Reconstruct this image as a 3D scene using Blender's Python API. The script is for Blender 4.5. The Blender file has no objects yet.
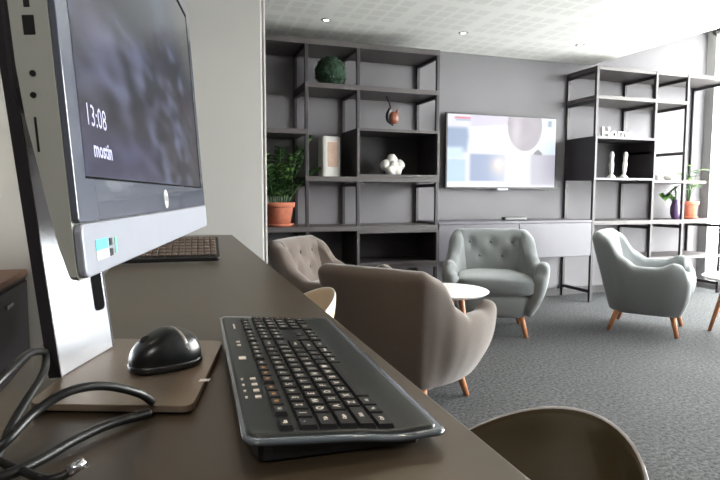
import bpy, bmesh, math, random
from mathutils import Vector, Matrix, Euler
from mathutils import noise as mnoise
random.seed(7)
PI = math.pi
S = bpy.context.scene
COL = S.collection
# ------------------------------------------------------------------ camera, world, light, exposure
def cam_axes(yaw, pitch, roll):
    f = Vector((math.sin(yaw)*math.cos(pitch), math.cos(yaw)*math.cos(pitch), -math.sin(pitch)))
    r = Vector((math.cos(yaw), -math.sin(yaw), 0)); u = r.cross(f)
    return r*math.cos(roll)+u*math.sin(roll), u*math.cos(roll)-r*math.sin(roll), f
cr, cu, cf = cam_axes(math.radians(18.9), math.radians(4.6), math.radians(0.1))
cd = bpy.data.cameras.new('camera'); cam = bpy.data.objects.new('camera', cd); COL.objects.link(cam)
m = Matrix((cr, cu, -cf)).transposed().to_4x4(); m.translation = Vector((0, 0, 1.05)); cam.matrix_world = m
cd.sensor_width = 36; cd.lens = 28.0; cd.clip_start = 0.02; cd.clip_end = 200
S.camera = cam
W = bpy.data.worlds.new('overcast_sky'); S.world = W; W.use_nodes = True
bgn = W.node_tree.nodes['Background']; bgn.inputs['Color'].default_value = (1.0, 0.985, 0.96, 1); bgn.inputs['Strength'].default_value = 24.0
sd = bpy.data.lights.new('window_daylight_portal', 'AREA'); sd.shape = 'RECTANGLE'; sd.size = 5.4; sd.size_y = 2.8
sd.cycles.is_portal = True
so = bpy.data.objects.new('window_daylight_portal', sd); COL.objects.link(so)
so.location = (5.86, 2.1, 1.42); so.rotation_euler = Euler((PI/2, 0, PI/2)); 
S.view_settings.view_transform = 'Standard'; S.view_settings.look = 'None'
S.view_settings.exposure = 0.32; S.view_settings.gamma = 1.0; S.view_settings.use_curve_mapping = False

# ------------------------------------------------------------------ materials
def lin(c):
    return tuple(((v/255)/12.92 if v/255 <= .04045 else ((v/255+.055)/1.055)**2.4) for v in c)
def mat(name, rgb, rough=.6, metal=0, coat=0, noise=0, nscale=40, bump=0, emit=None, es=0, spec=.5, sheen=0):
    M = bpy.data.materials.new(name); M.use_nodes = True; nt = M.node_tree; b = nt.nodes['Principled BSDF']
    c = lin(rgb) + (1,)
    b.inputs['Base Color'].default_value = c; b.inputs['Roughness'].default_value = rough
    b.inputs['Metallic'].default_value = metal; b.inputs['Coat Weight'].default_value = coat
    b.inputs['Specular IOR Level'].default_value = spec
    if sheen: b.inputs['Sheen Weight'].default_value = sheen
    if emit: b.inputs['Emission Color'].default_value = lin(emit)+(1,); b.inputs['Emission Strength'].default_value = es
    if noise or bump:
        tc = nt.nodes.new('ShaderNodeTexCoord'); n = nt.nodes.new('ShaderNodeTexNoise')
        n.inputs['Scale'].default_value = nscale; n.inputs['Detail'].default_value = 6
        nt.links.new(tc.outputs['Object'], n.inputs['Vector'])
        if noise:
            r = nt.nodes.new('ShaderNodeValToRGB'); nt.links.new(n.outputs['Fac'], r.inputs['Fac'])
            r.color_ramp.elements[0].position = .3; r.color_ramp.elements[1].position = .7
            r.color_ramp.elements[0].color = tuple(v*(1-noise) for v in c[:3])+(1,)
            r.color_ramp.elements[1].color = tuple(min(1, v*(1+noise)) for v in c[:3])+(1,)
            nt.links.new(r.outputs['Color'], b.inputs['Base Color'])
        if bump:
            bp = nt.nodes.new('ShaderNodeBump'); bp.inputs['Strength'].default_value = bump; bp.inputs['Distance'].default_value = .004
            nt.links.new(n.outputs['Fac'], bp.inputs['Height']); nt.links.new(bp.outputs['Normal'], b.inputs['Normal'])
    return M
M = {}
M['desk'] = mat('dark_laminate', (66, 56, 43), .36, noise=.06, nscale=6, spec=.6)
M['desk_edge'] = mat('laminate_edge', (100, 88, 76), .5)
M['white_wall'] = mat('painted_wall_light', (188, 188, 187), .8, noise=.02, nscale=3)
M['tv_wall'] = mat('painted_wall_grey', (112, 110, 114), .8, noise=.02, nscale=4)
M['wall'] = mat('painted_wall', (170, 168, 165), .8, noise=.02, nscale=3)
M['dark_wall'] = mat('painted_wall_dark', (60, 56, 54), .8, noise=.02, nscale=3)
M['shelf'] = mat('charcoal_shelf_board', (74, 69, 70), .5, noise=.05, nscale=12)
M['steel'] = mat('charcoal_steel', (46, 42, 46), .45, noise=.04, nscale=30)
M['boxdark'] = mat('dark_compartment_board', (50, 46, 50), .6, noise=.05, nscale=12)
M['cabinet'] = mat('grey_cabinet_board', (94, 92, 100), .5, noise=.03, nscale=10)
M['base'] = mat('dark_skirting', (60, 58, 60), .6, noise=.03)
M['frame'] = mat('window_frame_metal', (150, 150, 150), .4, noise=.02)
M['out'] = mat('pale_paving', (215, 215, 212), .9, noise=.04, nscale=3)
M['teal'] = mat('pale_teal_wool', (124, 128, 130), .95, noise=.10, nscale=260, bump=.25, sheen=.3)
M['teal_seat'] = mat('grey_teal_wool', (102, 107, 109), .95, noise=.10, nscale=260, bump=.25, sheen=.3)
M['taupe'] = mat('taupe_wool', (88, 77, 71), .95, noise=.10, nscale=260, bump=.25, sheen=.3)
M['wood'] = mat('orange_beech', (178, 118, 80), .45, noise=.12, nscale=25)
M['white'] = mat('white_lacquer', (222, 220, 218), .35, noise=.01)
M['cream'] = mat('cream_plastic', (232, 212, 184), .3, noise=.01)
M['brown'] = mat('olive_brown_plastic', (70, 61, 42), .22, noise=.03, nscale=8, coat=.3)
M['brown_rim'] = mat('pale_rim_plastic', (170, 166, 168), .3)
M['black'] = mat('black_plastic', (22, 22, 24), .35, noise=.05)
M['blackgloss'] = mat('black_gloss_plastic', (18, 19, 21), .3, coat=.15)
M['mousegrey'] = mat('grey_gloss_stripe', (120, 112, 106), .2, coat=.5)
M['kb'] = mat('slate_black_plastic', (34, 38, 38), .35, noise=.04, nscale=20, spec=.3)
M['kbedge'] = mat('smoked_clear_edge', (78, 84, 92), .12, coat=.8)
M['key'] = mat('key_plastic', (24, 24, 26), .45, spec=.25)
M['legend'] = mat('pale_legend', (215, 205, 195), .5)
M['legend_o'] = mat('orange_legend', (215, 150, 70), .5)
M['monside'] = mat('grey_monitor_case', (160, 161, 154), .5, noise=.02)
M['bezel'] = mat('grey_glass_bezel', (92, 96, 108), .15, coat=.3)
M['chin'] = mat('silver_chin', (142, 145, 156), .45, metal=.1, noise=.02)
M['silver'] = mat('polished_silver', (215, 218, 226), .22, metal=.75)
M['plate'] = mat('bronze_grey_plate', (136, 120, 104), .28, metal=.45)
M['darkcase'] = mat('dark_case', (42, 38, 44), .4, noise=.03)
M['cable'] = mat('black_rubber', (18, 18, 18), .42, noise=.05)
M['matteblack'] = mat('matte_black', (12, 12, 13), .9, spec=.05)
M['chrome'] = mat('chrome', (210, 210, 215), .15, metal=1)
M['terra'] = mat('terracotta', (196, 118, 92), .8, noise=.12, nscale=25)
M['soil'] = mat('potting_soil', (45, 34, 26), .95, noise=.3, nscale=60)
M['leaf'] = mat('leaf_green', (52, 88, 44), .45, noise=.25, nscale=20)
M['leaf2'] = mat('light_leaf_green', (122, 160, 92), .45, noise=.2, nscale=20)
M['moss'] = mat('dark_moss', (36, 62, 44), .9, noise=.4, nscale=50)
M['mossl'] = mat('pale_moss', (110, 135, 105), .9)
M['peach'] = mat('peach_print', (208, 176, 158), .6, noise=.15, nscale=12)
M['ceramic'] = mat('white_ceramic', (232, 230, 226), .4, noise=.02)
M['ornament'] = mat('brown_glaze', (126, 74, 58), .35, noise=.35, nscale=30)
M['cardwood'] = mat('brown_wood_top', (112, 82, 66), .5, noise=.15, nscale=14)
M['beige'] = mat('beige_board', (196, 186, 170), .6, noise=.04)
M['purple'] = mat('plum_glaze', (92, 70, 110), .3, noise=.1)
M['cyan'] = mat('cyan_sticker', (90, 205, 225), .5)
M['green_s'] = mat('green_sticker', (110, 215, 170), .5)
M['downlight'] = mat('downlight_lens', (255, 255, 250), .4, emit=(255, 252, 240), es=6)
def carpet():
    Mt = bpy.data.materials.new('grey_loop_carpet'); Mt.use_nodes = True; nt = Mt.node_tree; b = nt.nodes['Principled BSDF']
    b.inputs['Roughness'].default_value = .97; b.inputs['Specular IOR Level'].default_value = .2
    tc = nt.nodes.new('ShaderNodeTexCoord')
    n = nt.nodes.new('ShaderNodeTexNoise'); n.inputs['Scale'].default_value = 55; n.inputs['Detail'].default_value = 4; n.inputs['Roughness'].default_value = .75
    n2 = nt.nodes.new('ShaderNodeTexNoise'); n2.inputs['Scale'].default_value = 3; n2.inputs['Detail'].default_value = 3
    r = nt.nodes.new('ShaderNodeValToRGB'); r.color_ramp.elements[0].position = .36; r.color_ramp.elements[1].position = .66
    r.color_ramp.elements[0].color = lin((48, 49, 50))+(1,); r.color_ramp.elements[1].color = lin((102, 103, 105))+(1,)
    mx = nt.nodes.new('ShaderNodeMix'); mx.data_type = 'RGBA'; mx.blend_type = 'MULTIPLY'; mx.inputs[0].default_value = .25
    bp = nt.nodes.new('ShaderNodeBump'); bp.inputs['Strength'].default_value = .6; bp.inputs['Distance'].default_value = .006
    for q in (n, n2): nt.links.new(tc.outputs['Object'], q.inputs['Vector'])
    nt.links.new(n.outputs['Fac'], r.inputs['Fac']); nt.links.new(r.outputs['Color'], mx.inputs[6]); nt.links.new(n2.outputs['Fac'], mx.inputs[7])
    nt.links.new(mx.outputs[2], b.inputs['Base Color']); nt.links.new(n.outputs['Fac'], bp.inputs['Height']); nt.links.new(bp.outputs['Normal'], b.inputs['Normal'])
    return Mt
M['carpet'] = carpet()
def ceiling_mat():
    Mt = bpy.data.materials.new('perforated_plaster'); Mt.use_nodes = True; nt = Mt.node_tree; b = nt.nodes['Principled BSDF']
    b.inputs['Roughness'].default_value = .9
    tc = nt.nodes.new('ShaderNodeTexCoord'); sx = nt.nodes.new('ShaderNodeSeparateXYZ'); nt.links.new(tc.outputs['Object'], sx.inputs[0])
    def mth(op, a, b_=None, c_=None):
        q = nt.nodes.new('ShaderNodeMath'); q.operation = op
        for i, v in enumerate((a, b_, c_)):
            if v is None: continue
            if isinstance(v, (int, float)): q.inputs[i].default_value = v
            else: nt.links.new(v, q.inputs[i])
        return q.outputs[0]
    def axis(o, off):
        t = mth('FLOORED_MODULO', mth('SUBTRACT', o, off), .6)       # 0..0.6 within one panel
        k = mth('FLOORED_MODULO', mth('SUBTRACT', t, .04), .13)
        inside = mth('MULTIPLY', mth('GREATER_THAN', t, .04), mth('LESS_THAN', t, .555))
        return mth('MULTIPLY', inside, mth('LESS_THAN', k, .098))
    mask = mth('MULTIPLY', axis(sx.outputs['X'], 1.17), axis(sx.outputs['Y'], 4.27))
    mx = nt.nodes.new('ShaderNodeMix'); mx.data_type = 'RGBA'
    mx.inputs[6].default_value = lin((246, 246, 243))+(1,); mx.inputs[7].default_value = lin((234, 234, 231))+(1,)
    nt.links.new(mask, mx.inputs[0]); nt.links.new(mx.outputs[2], b.inputs['Base Color'])
    return Mt
M['ceiling'] = ceiling_mat()
def glass_mat():
    Mt = bpy.data.materials.new('window_glass'); Mt.use_nodes = True; nt = Mt.node_tree
    nt.nodes.remove(nt.nodes['Principled BSDF']); out = nt.nodes['Material Output']
    t = nt.nodes.new('ShaderNodeBsdfTransparent'); g = nt.nodes.new('ShaderNodeBsdfGlossy'); g.inputs['Roughness'].default_value = .02
    t.inputs[0].default_value = (.96, .98, .98, 1)
    mx = nt.nodes.new('ShaderNodeMixShader'); mx.inputs[0].default_value = .06
    nt.links.new(t.outputs[0], mx.inputs[1]); nt.links.new(g.outputs[0], mx.inputs[2]); nt.links.new(mx.outputs[0], out.inputs[0])
    return Mt
M['glass'] = glass_mat()
def screen_mat(name, strength, rough=.15):
    Mt = bpy.data.materials.new(name); Mt.use_nodes = True; nt = Mt.node_tree; b = nt.nodes['Principled BSDF']
    a = nt.nodes.new('ShaderNodeAttribute'); a.attribute_name = 'picture'
    b.inputs['Base Color'].default_value = (.01, .01, .012, 1); b.inputs['Roughness'].default_value = rough; b.inputs['Specular IOR Level'].default_value = .25
    nt.links.new(a.outputs['Color'], b.inputs['Emission Color']); b.inputs['Emission Strength'].default_value = strength
    return Mt

# ------------------------------------------------------------------ helpers
def NB(): return bmesh.new()
def obj(name, bm, m, parent=None, smooth=False, bevel=0, seg=2, subs=0):
    me = bpy.data.meshes.new(name)
    bmesh.ops.recalc_face_normals(bm, faces=bm.faces)
    bm.to_mesh(me); bm.free()
    for q in (m if isinstance(m, (list, tuple)) else [m]): me.materials.append(q)
    if smooth:
        for p in me.polygons: p.use_smooth = True
    o = bpy.data.objects.new(name, me); COL.objects.link(o)
    if parent: o.parent = parent
    if bevel:
        b = o.modifiers.new('bevel', 'BEVEL'); b.width = bevel; b.segments = seg; b.limit_method = 'ANGLE'
    if subs:
        b = o.modifiers.new('sub', 'SUBSURF'); b.levels = subs; b.render_levels = subs
    return o
def thing(name, label, cat, loc=(0, 0, 0), rz=0, group=None):
    o = bpy.data.objects.new(name, None); COL.objects.link(o); o.empty_display_size = .1
    o.location = loc; o.rotation_euler = (0, 0, rz); o['label'] = label; o['category'] = cat
    if group: o['group'] = group
    return o
def tag(o, label, cat, group=None):
    o['label'] = label; o['category'] = cat
    if group: o['group'] = group
    return o
def struct(o): o['kind'] = 'structure'; return o
def box(bm, x0, x1, y0, y1, z0, z1, mi=0, T=None):
    vs = [bm.verts.new((x, y, z)) for z in (z0, z1) for y in (y0, y1) for x in (x0, x1)]
    if T is not None:
        for v in vs: v.co = T @ v.co
    for f in ((0, 2, 3, 1), (4, 5, 7, 6), (0, 1, 5, 4), (2, 6, 7, 3), (0, 4, 6, 2), (1, 3, 7, 5)):
        bm.faces.new([vs[i] for i in f]).material_index = mi
    return vs
def cone(bm, p0, p1, r0, r1, n=20, mi=0):
    p0 = Vector(p0); p1 = Vector(p1); d = (p1-p0).normalized()
    a = d.orthogonal().normalized(); b = d.cross(a)
    L = []
    for p, r in ((p0, r0), (p1, r1)):
        L.append([bm.verts.new(p+(a*math.cos(2*PI*i/n)+b*math.sin(2*PI*i/n))*r) for i in range(n)])
    for i in range(n):
        j = (i+1) % n; bm.faces.new((L[0][i], L[0][j], L[1][j], L[1][i])).material_index = mi
    bm.faces.new(L[0][::-1]).material_index = mi; bm.faces.new(L[1]).material_index = mi
def lathe(bm, prof, c=(0, 0, 0), n=32, mi=0):
    c = Vector(c); R = []
    for r, z in prof:
        R.append([bm.verts.new(c+Vector((r*math.cos(2*PI*i/n), r*math.sin(2*PI*i/n), z))) for i in range(n)])
    for k in range(len(R)-1):
        for i in range(n):
            j = (i+1) % n; bm.faces.new((R[k][i], R[k][j], R[k+1][j], R[k+1][i])).material_index = mi
    bm.faces.new(R[0][::-1]).material_index = mi; bm.faces.new(R[-1]).material_index = mi
def sq(v, e): return math.copysign(abs(v)**e, v)
def pillow(bm, c, s, e1=.4, e2=.4, nu=32, nv=16, fn=None, mi=0):
    c = Vector(c); rows = []
    for k in range(1, nv):
        a = -PI/2+PI*k/nv
        row = []
        for i in range(nu):
            t = 2*PI*i/nu
            p = Vector((s[0]*sq(math.cos(a), e1)*sq(math.cos(t), e2), s[1]*sq(math.cos(a), e1)*sq(math.sin(t), e2), s[2]*sq(math.sin(a), e1)))
            if fn: p = fn(p)
            row.append(bm.verts.new(c+p))
        rows.append(row)
    def pole(z):
        p = Vector((0, 0, z));  p = fn(p) if fn else p
        return bm.verts.new(c+p)
    b0 = pole(-s[2]); b1 = pole(s[2])
    for k in range(len(rows)-1):
        for i in range(nu):
            j = (i+1) % nu; bm.faces.new((rows[k][i], rows[k][j], rows[k+1][j], rows[k+1][i])).material_index = mi
    for i in range(nu):
        j = (i+1) % nu
        bm.faces.new((b0, rows[0][j], rows[0][i])).material_index = mi; bm.faces.new((b1, rows[-1][i], rows[-1][j])).material_index = mi
def tube(bm, pts, r, n=10, sub=8, mi=0):
    P = [Vector(p) for p in pts]; Q = []
    for i in range(len(P)-1):
        p0 = P[max(i-1, 0)]; p1 = P[i]; p2 = P[i+1]; p3 = P[min(i+2, len(P)-1)]
        for k in range(sub):
            t = k/sub
            Q.append(.5*((2*p1)+(p2-p0)*t+(2*p0-5*p1+4*p2-p3)*t*t+(-p0+3*p1-3*p2+p3)*t**3))
    Q.append(P[-1]); rings = []; a = None
    for i, q in enumerate(Q):
        d = (Q[min(i+1, len(Q)-1)]-Q[max(i-1, 0)]).normalized()
        a = d.orthogonal().normalized() if a is None else (a-d*a.dot(d)).normalized()
        b = d.cross(a); rr = r(i/(len(Q)-1)) if callable(r) else r
        rings.append([bm.verts.new(q+(a*math.cos(2*PI*k/n)+b*math.sin(2*PI*k/n))*rr) for k in range(n)])
    for i in range(len(rings)-1):
        for k in range(n):
            j = (k+1) % n; bm.faces.new((rings[i][k], rings[i][j], rings[i+1][j], rings[i+1][k])).material_index = mi
    bm.faces.new(rings[0][::-1]).material_index = mi; bm.faces.new(rings[-1]).material_index = mi
def prism(bm, poly, z0, z1, T=None, mi=0):
    a = [bm.verts.new((x, y, z0)) for x, y in poly]; b = [bm.verts.new((x, y, z1)) for x, y in poly]
    if T is not None:
        for v in a+b: v.co = T @ v.co
    n = len(poly); bm.faces.new(a[::-1]).material_index = mi; bm.faces.new(b).material_index = mi
    for i in range(n):
        j = (i+1) % n; bm.faces.new((a[i], a[j], b[j], b[i])).material_index = mi
def rrect(x0, x1, y0, y1, r, n=6):
    out = []
    for cx, cy, a0 in ((x1-r, y0+r, -PI/2), (x1-r, y1-r, 0), (x0+r, y1-r, PI/2), (x0+r, y0+r, PI)):
        for i in range(n+1):
            a = a0+PI/2*i/n; out.append((cx+r*math.cos(a), cy+r*math.sin(a)))
    return out
def text_mesh(body, size, depth=0.0, align='CENTER', bold=0):
    cu_ = bpy.data.curves.new('lettering', 'FONT'); cu_.body = body; cu_.size = size; cu_.extrude = depth; cu_.align_x = align; cu_.align_y = 'CENTER'
    cu_.resolution_u = 2; cu_.offset = bold
    o = bpy.data.objects.new('lettering', cu_); COL.objects.link(o)
    dg = bpy.context.evaluated_depsgraph_get(); me = bpy.data.meshes.new_from_object(o.evaluated_get(dg))
    bpy.data.objects.remove(o); bpy.data.curves.remove(cu_)
    return me
def copy_tree(o, parent=None):
    c = o.copy(); COL.objects.link(c)
    if parent: c.parent = parent
    for ch in list(o.children): copy_tree(ch, c)
    return c

# ------------------------------------------------------------------ the setting
XL, XR, YB, YW = -2.2, 5.80, -2.6, 4.86
CX, CZ, SL = 4.21, 2.40, .31            # ceiling crease and the rise beyond it towards the glazing
ZR = CZ+(XR-CX)*SL
bm = NB(); box(bm, XL, XR, YB, YW, -.1, 0); struct(obj('floor', bm, M['carpet']))
bm = NB(); prism(bm, [(XL-.1, CZ), (CX, CZ), (XR+.1, ZR+.031), (XR+.1, ZR+.25), (XL-.1, ZR+.25)], -YW-.12, -YB+.12, Matrix.Rotation(PI/2, 4, 'X'))
struct(obj('ceiling', bm, M['ceiling']))
bm = NB(); box(bm, XL, XR+.1, YW, YW+.12, -.1, ZR+.25); struct(obj('wall_back', bm, M['tv_wall']))
bm = NB(); box(bm, XL-.1, XL, YB-.1, YW+.12, -.1, CZ+.1); struct(obj('wall_left', bm, M['dark_wall']))
bm = NB(); box(bm, XL, XR+.1, YB-.12, YB, -.1, ZR+.2); struct(obj('wall_rear', bm, M['dark_wall']))
# light partition wall behind the desk with a rounded corner bead
bm = NB(); box(bm, XL, .535, 3.30, 3.44, 0, CZ); struct(obj('wall_front', bm, M['white_wall'], bevel=.012, seg=3))
bm = NB(); box(bm, .535, .553, 3.302, 3.438, 0, CZ); struct(obj('trim_1', bm, M['wall'], bevel=.008, seg=3))
bm = NB(); box(bm, .56, XR, YW-.015, YW, 0, .08); struct(obj('baseboard_back', bm, M['base']))
# glazed right side: sill, mullions, panes
bm = NB(); box(bm, XR, XR+.1, YB, YW, -.1, .05); struct(obj('trim_2', bm, M['frame']))
ys = [4.80, 3.0, 1.2, -.6]
for i in range(3):
    a, b_ = ys[i+1], ys[i]
    bm = NB(); box(bm, XR+.01, XR+.07, a, a+.04, .05, ZR); box(bm, XR+.01, XR+.07, b_-.04 if i else b_-.05, b_ if i else b_+.06, .05, ZR)
    box(bm, XR+.01, XR+.07, a, b_, .05, .10); box(bm, XR+.01, XR+.07, a, b_, ZR-.06, ZR)
    wf = struct(obj('window_%d' % (i+1), bm, M['frame']))
    bm = NB(); box(bm, XR+.035, XR+.045, a+.04, b_-.04, .10, ZR-.06); obj('pane', bm, M['glass'], wf)
bm = NB(); box(bm, XR, XR+.1, YB, -.6, -.1, ZR+.2); struct(obj('wall_right', bm, M['dark_wall']))
bm = NB(); box(bm, XR+.1, XR+14, YB-8, YW+8, -.2, -.1); struct(obj('ground', bm, M['out']))

# ------------------------------------------------------------------ ceiling spots, bracket
def downlight(x, y, label):
    t = thing('recessed_downlight', label, 'ceiling light', (x, y, CZ), 0, 'recessed ceiling spots')
    bm = NB(); lathe(bm, [(.026, -.003), (.034, -.004), (.042, -.002), (.042, .0)]); obj('trim_ring', bm, M['frame'], t, True)
    bm = NB(); lathe(bm, [(.016, -.006), (.021, -.003), (.021, -.001)]); obj('lens', bm, M['downlight'], t, True)
def warm_spot(x, y, label, p):
    t = thing('warm_ceiling_spot', label, 'ceiling light', (x, y, CZ), 0, 'warm ceiling spots over the desk side')
    bm = NB(); lathe(bm, [(.045, -.006), (.055, -.008), (.062, -.002), (.062, .0)]); obj('trim_ring', bm, M['frame'], t, True)
    bm = NB(); lathe(bm, [(.035, -.010), (.040, -.005), (.040, -.001)]); obj('lens', bm, M['downlight'], t, True)
    ld = bpy.data.lights.new('spot_lamp', 'AREA'); ld.shape = 'DISK'; ld.size = .07; ld.energy = p; ld.color = (1, .80, .55)
    lo = bpy.data.objects.new('spot_lamp', ld); COL.objects.link(lo); lo.parent = t; lo.location = (0, 0, -.02)
warm_spot(.06, .62, 'warm ceiling spot above the near end of the desk, out of view', 5)
warm_spot(1.1, 2.1, 'warm ceiling spot above the two taupe armchairs, out of view', 4)
pt = thing('added_fill_panel', 'added square fill light panel in the ceiling, unseen behind the viewpoint', 'ceiling light', (-.5, -1.2, CZ))  # unseen panel, added to brighten faces turned towards the camera
bm = NB(); box(bm, -.31, .31, -.31, .31, -.014, 0); obj('panel_frame', bm, M['frame'], pt, bevel=.003)
bm = NB(); box(bm, -.29, .29, -.29, .29, -.018, -.014); obj('diffuser', bm, M['downlight'], pt)
ld = bpy.data.lights.new('fill_lamp', 'AREA'); ld.size = .56; ld.energy = 17; ld.color = (1, .96, .9)
lo = bpy.data.objects.new('fill_lamp', ld); COL.objects.link(lo); lo.parent = pt; lo.location = (0, 0, -.03)
downlight(1.193, 4.30, 'recessed ceiling spotlight above the left shelving, leftmost of the three spots')
downlight(2.367, 4.26, 'recessed ceiling spotlight near the television, middle of the three spots')
downlight(3.547, 4.25, 'recessed ceiling spotlight right of the television, rightmost of the three spots')
t = thing('curtain_bracket', 'small dark bracket where the sloped ceiling meets the window', 'bracket', (5.74, 4.66, 2.83))
bm = NB(); box(bm, -.02, .02, -.04, .04, -.01, .045); obj('mounting_plate', bm, M['steel'], t, bevel=.003)
bm = NB(); cone(bm, (0, -.02, -.01), (.02, -.10, -.03), .012, .018, 12); obj('arm', bm, M['steel'], t, True)

# ------------------------------------------------------------------ shelving
YF, YR = 4.435, 4.84
PW = .028
def post(t, x, y, z0=0, z1=2.28):
    bm = NB(); box(bm, x-PW/2, x+PW/2, y-PW/2, y+PW/2, z0, z1); obj('post', bm, M['steel'], t, bevel=.002)
def rail(t, x, z):
    bm = NB(); box(bm, x-.012, x+.012, YF+PW/2, YR-PW/2, z-.03, z); obj('depth_rail', bm, M['steel'], t)
def shelf(t, x0, x1, z, th=.035, m='shelf', name='shelf', fy=-.016):
    bm = NB(); box(bm, x0, x1, YF+fy, YR+.012, z-th, z); return obj(name, bm, M[m], t, bevel=.002)
def compartment(t, x0, x1, z0, z1, face='shelf'):
    bm = NB(); th = .022
    box(bm, x0, x0+th, YF-.018, YR+.012, z0, z1); box(bm, x1-th, x1, YF-.018, YR+.012, z0, z1)
    box(bm, x0+th, x1-th, YF-.018, YR+.012, z0, z0+th); box(bm, x0+th, x1-th, YF-.018, YR+.012, z1-th, z1)
    box(bm, x0+th, x1-th, YR-.01, YR+.012, z0+th, z1-th)
    c = obj('box_compartment', bm, M['boxdark'], t, bevel=.002)
    bm = NB(); y0, y1 = YF-.024, YF-.018
    box(bm, x0, x0+th, y0, y1, z0, z1); box(bm, x1-th, x1, y0, y1, z0, z1); box(bm, x0+th, x1-th, y0, y1, z0, z0+th); box(bm, x0+th, x1-th, y0, y1, z1-th, z1)
    obj('front_edge_band', bm, M[face], c)
LS = thing('open_shelving_unit', 'tall charcoal open shelving left of the television with dark posts', 'shelving', (0, 0, 0))
LX = [.33, 1.064, 1.498, 2.222]
for x in LX:
    post(LS, x, YF); post(LS, x, YR)
    for z in (2.245, 1.15, .74, .1): rail(LS, x, z)
for x in LX[1:]: rail(LS, x, 1.91)
shelf(LS, .316, 2.236, 2.285, .045)
shelf(LS, 1.05, 2.236, 1.945, .04)
shelf(LS, .316, 1.078, 1.575, .04)
shelf(LS, 1.05, 2.236, 1.20, .04); shelf(LS, .316, 2.236, .79, .04); shelf(LS, .316, 2.236, .46, .04)
compartment(LS, 1.486, 2.24, 1.20, 1.60)
compartment(LS, 1.486, 2.24, .455, .75)
RS = thing('open_shelving_unit', 'tall charcoal open shelving beside the window with bright light behind it', 'shelving', (0, 0, 0))
RX = [3.915, 4.645, 5.06, 5.62]
for x in RX:
    post(RS, x, YF); post(RS, x, YR)
    for z in (2.245, 1.97, .74, .12):
        if not (x > 5.5 and z == 1.97): rail(RS, x, z)
rail(RS, 5.06, 1.50); rail(RS, 4.645, 1.50)
bm = NB(); box(bm, 4.65, 5.12, YR-.03, YR-.005, 1.475, 1.50); obj('cross_rail', bm, M['steel'], RS)
shelf(RS, 3.90, 5.72, 2.285, .035, fy=-.01)
shelf(RS, 3.90, 5.075, 2.01, .035); shelf(RS, 4.63, 5.36, 1.205, .03); shelf(RS, 3.90, 5.63, .80, .04)
shelf(RS, 4.63, 5.63, .42, .03)
compartment(RS, 3.90, 4.655, 1.20, 1.62, 'cabinet')
# wall-hung cabinet under the television
WC = thing('low_media_cabinet', 'long grey floating cabinet under the television between the two shelving units', 'cabinet', (0, 0, 0))
bm = NB(); box(bm, 2.242, 3.895, YF-.005, YW-.004, .46, .79); obj('cabinet_body', bm, M['cabinet'], WC, bevel=.003)
bm = NB(); box(bm, 2.242, 3.895, YF-.018, YW-.004, .79, .812); obj('top_board', bm, M['cabinet'], WC, bevel=.003)
for x0 in (2.246, 3.072):
    bm = NB(); box(bm, x0, x0+.82, YF-.018, YF-.006, .464, .786); obj('door', bm, M['cabinet'], WC, bevel=.002)
# soundbar
t = thing('sensor_bar', 'small black bar lying on the grey cabinet below the television', 'media box', (3.125, 4.58, .812))
bm = NB(); box(bm, -.125, .125, -.03, .03, 0, .032); obj('case', bm, M['black'], t, bevel=.006)
bm = NB(); box(bm, -.11, .11, -.032, -.0295, .008, .024); obj('front_window', bm, M['blackgloss'], t)

# ------------------------------------------------------------------ television
def value(x, y, s=0): return mnoise.noise(Vector((x, y, s)))
def mixc(a, b, t): t = max(0, min(1, t)); return tuple(a[i]*(1-t)+b[i]*t for i in range(3))
def inb(u, v, u0, u1, v0, v1, s=.015):
    f = lambda d: max(0, min(1, .5+d/s))
    return f(u-u0)*f(u1-u)*f(v-v0)*f(v1-v)
def tv_pic(u, v):
    c = (228, 228, 240)
    c = mixc(c, (214, 208, 226), inb(u, v, .2, .56, -.1, .2-.12*(u-.2), .04))
    c = mixc(c, (255, 255, 255), inb(u, v, .18, .56, .17-.15*(u-.2), .5, .02))
    c = mixc(c, (150, 168, 198), inb(u, v, -.1, .19-.1*abs(v-.3), .18, .52, .05))
    c = mixc(c, (205, 226, 245), inb(u, v, -.1, .14, .45, .6, .05))
    c = mixc(c, (186, 212, 244), inb(u, v, -.1, .16, .62, 1.1, .03))
    c = mixc(c, (150, 164, 196), inb(u, v, .2, .52, .54, .92, .03)*(1-max(0, (u-.36)/.3)))
    c = mixc(c, (225, 212, 205), math.exp(-(((u-.46)/.07)**2+((v-.7)/.12)**2)))
    c = mixc(c, (250, 240, 232), math.exp(-(((u-.46)/.03)**2+((v-.66)/.05)**2)))
    c = mixc(c, (205, 205, 220), .5*inb(u, v, .5, .76, .55, 1.1, .05)*(.5+value(u*14, v*9)))
    c = mixc(c, (184, 182, 196), inb(u, v, .76, 1.1, .52, .97, .04))
    c = mixc(c, (218, 232, 248), inb(u, v, .86, 1.1, -.1, .52, .03))
    d = ((u-.70)/.165)**2+((v-.12)/.36)**2
    c = mixc(c, mixc((162, 154, 164), (196, 186, 196), math.exp(-(((u-.62)/.05)**2+((v-.2)/.25)**2))+.3*value(u*9, v*7, 3)), (1.06-d)/.12)
    c = mixc(c, (120, 118, 124), inb(u, v, .79, .87, .45+abs(u-.83)*1.2, .53, .02))
    c = mixc(c, (216, 120, 140), inb(u, v, .06, .20, .035, .06, .012))
    c = mixc(c, (140, 160, 190), .8*inb(u, v, .07, .2, .07, .085, .012))
    c = mixc(c, (130, 140, 165), .8*inb(u, v, .92, .96, .03, .12, .02))
    c = mixc(c, (255, 255, 255), inb(u, v, .0, .45, .93, 1.1, .03))
    return c
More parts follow.
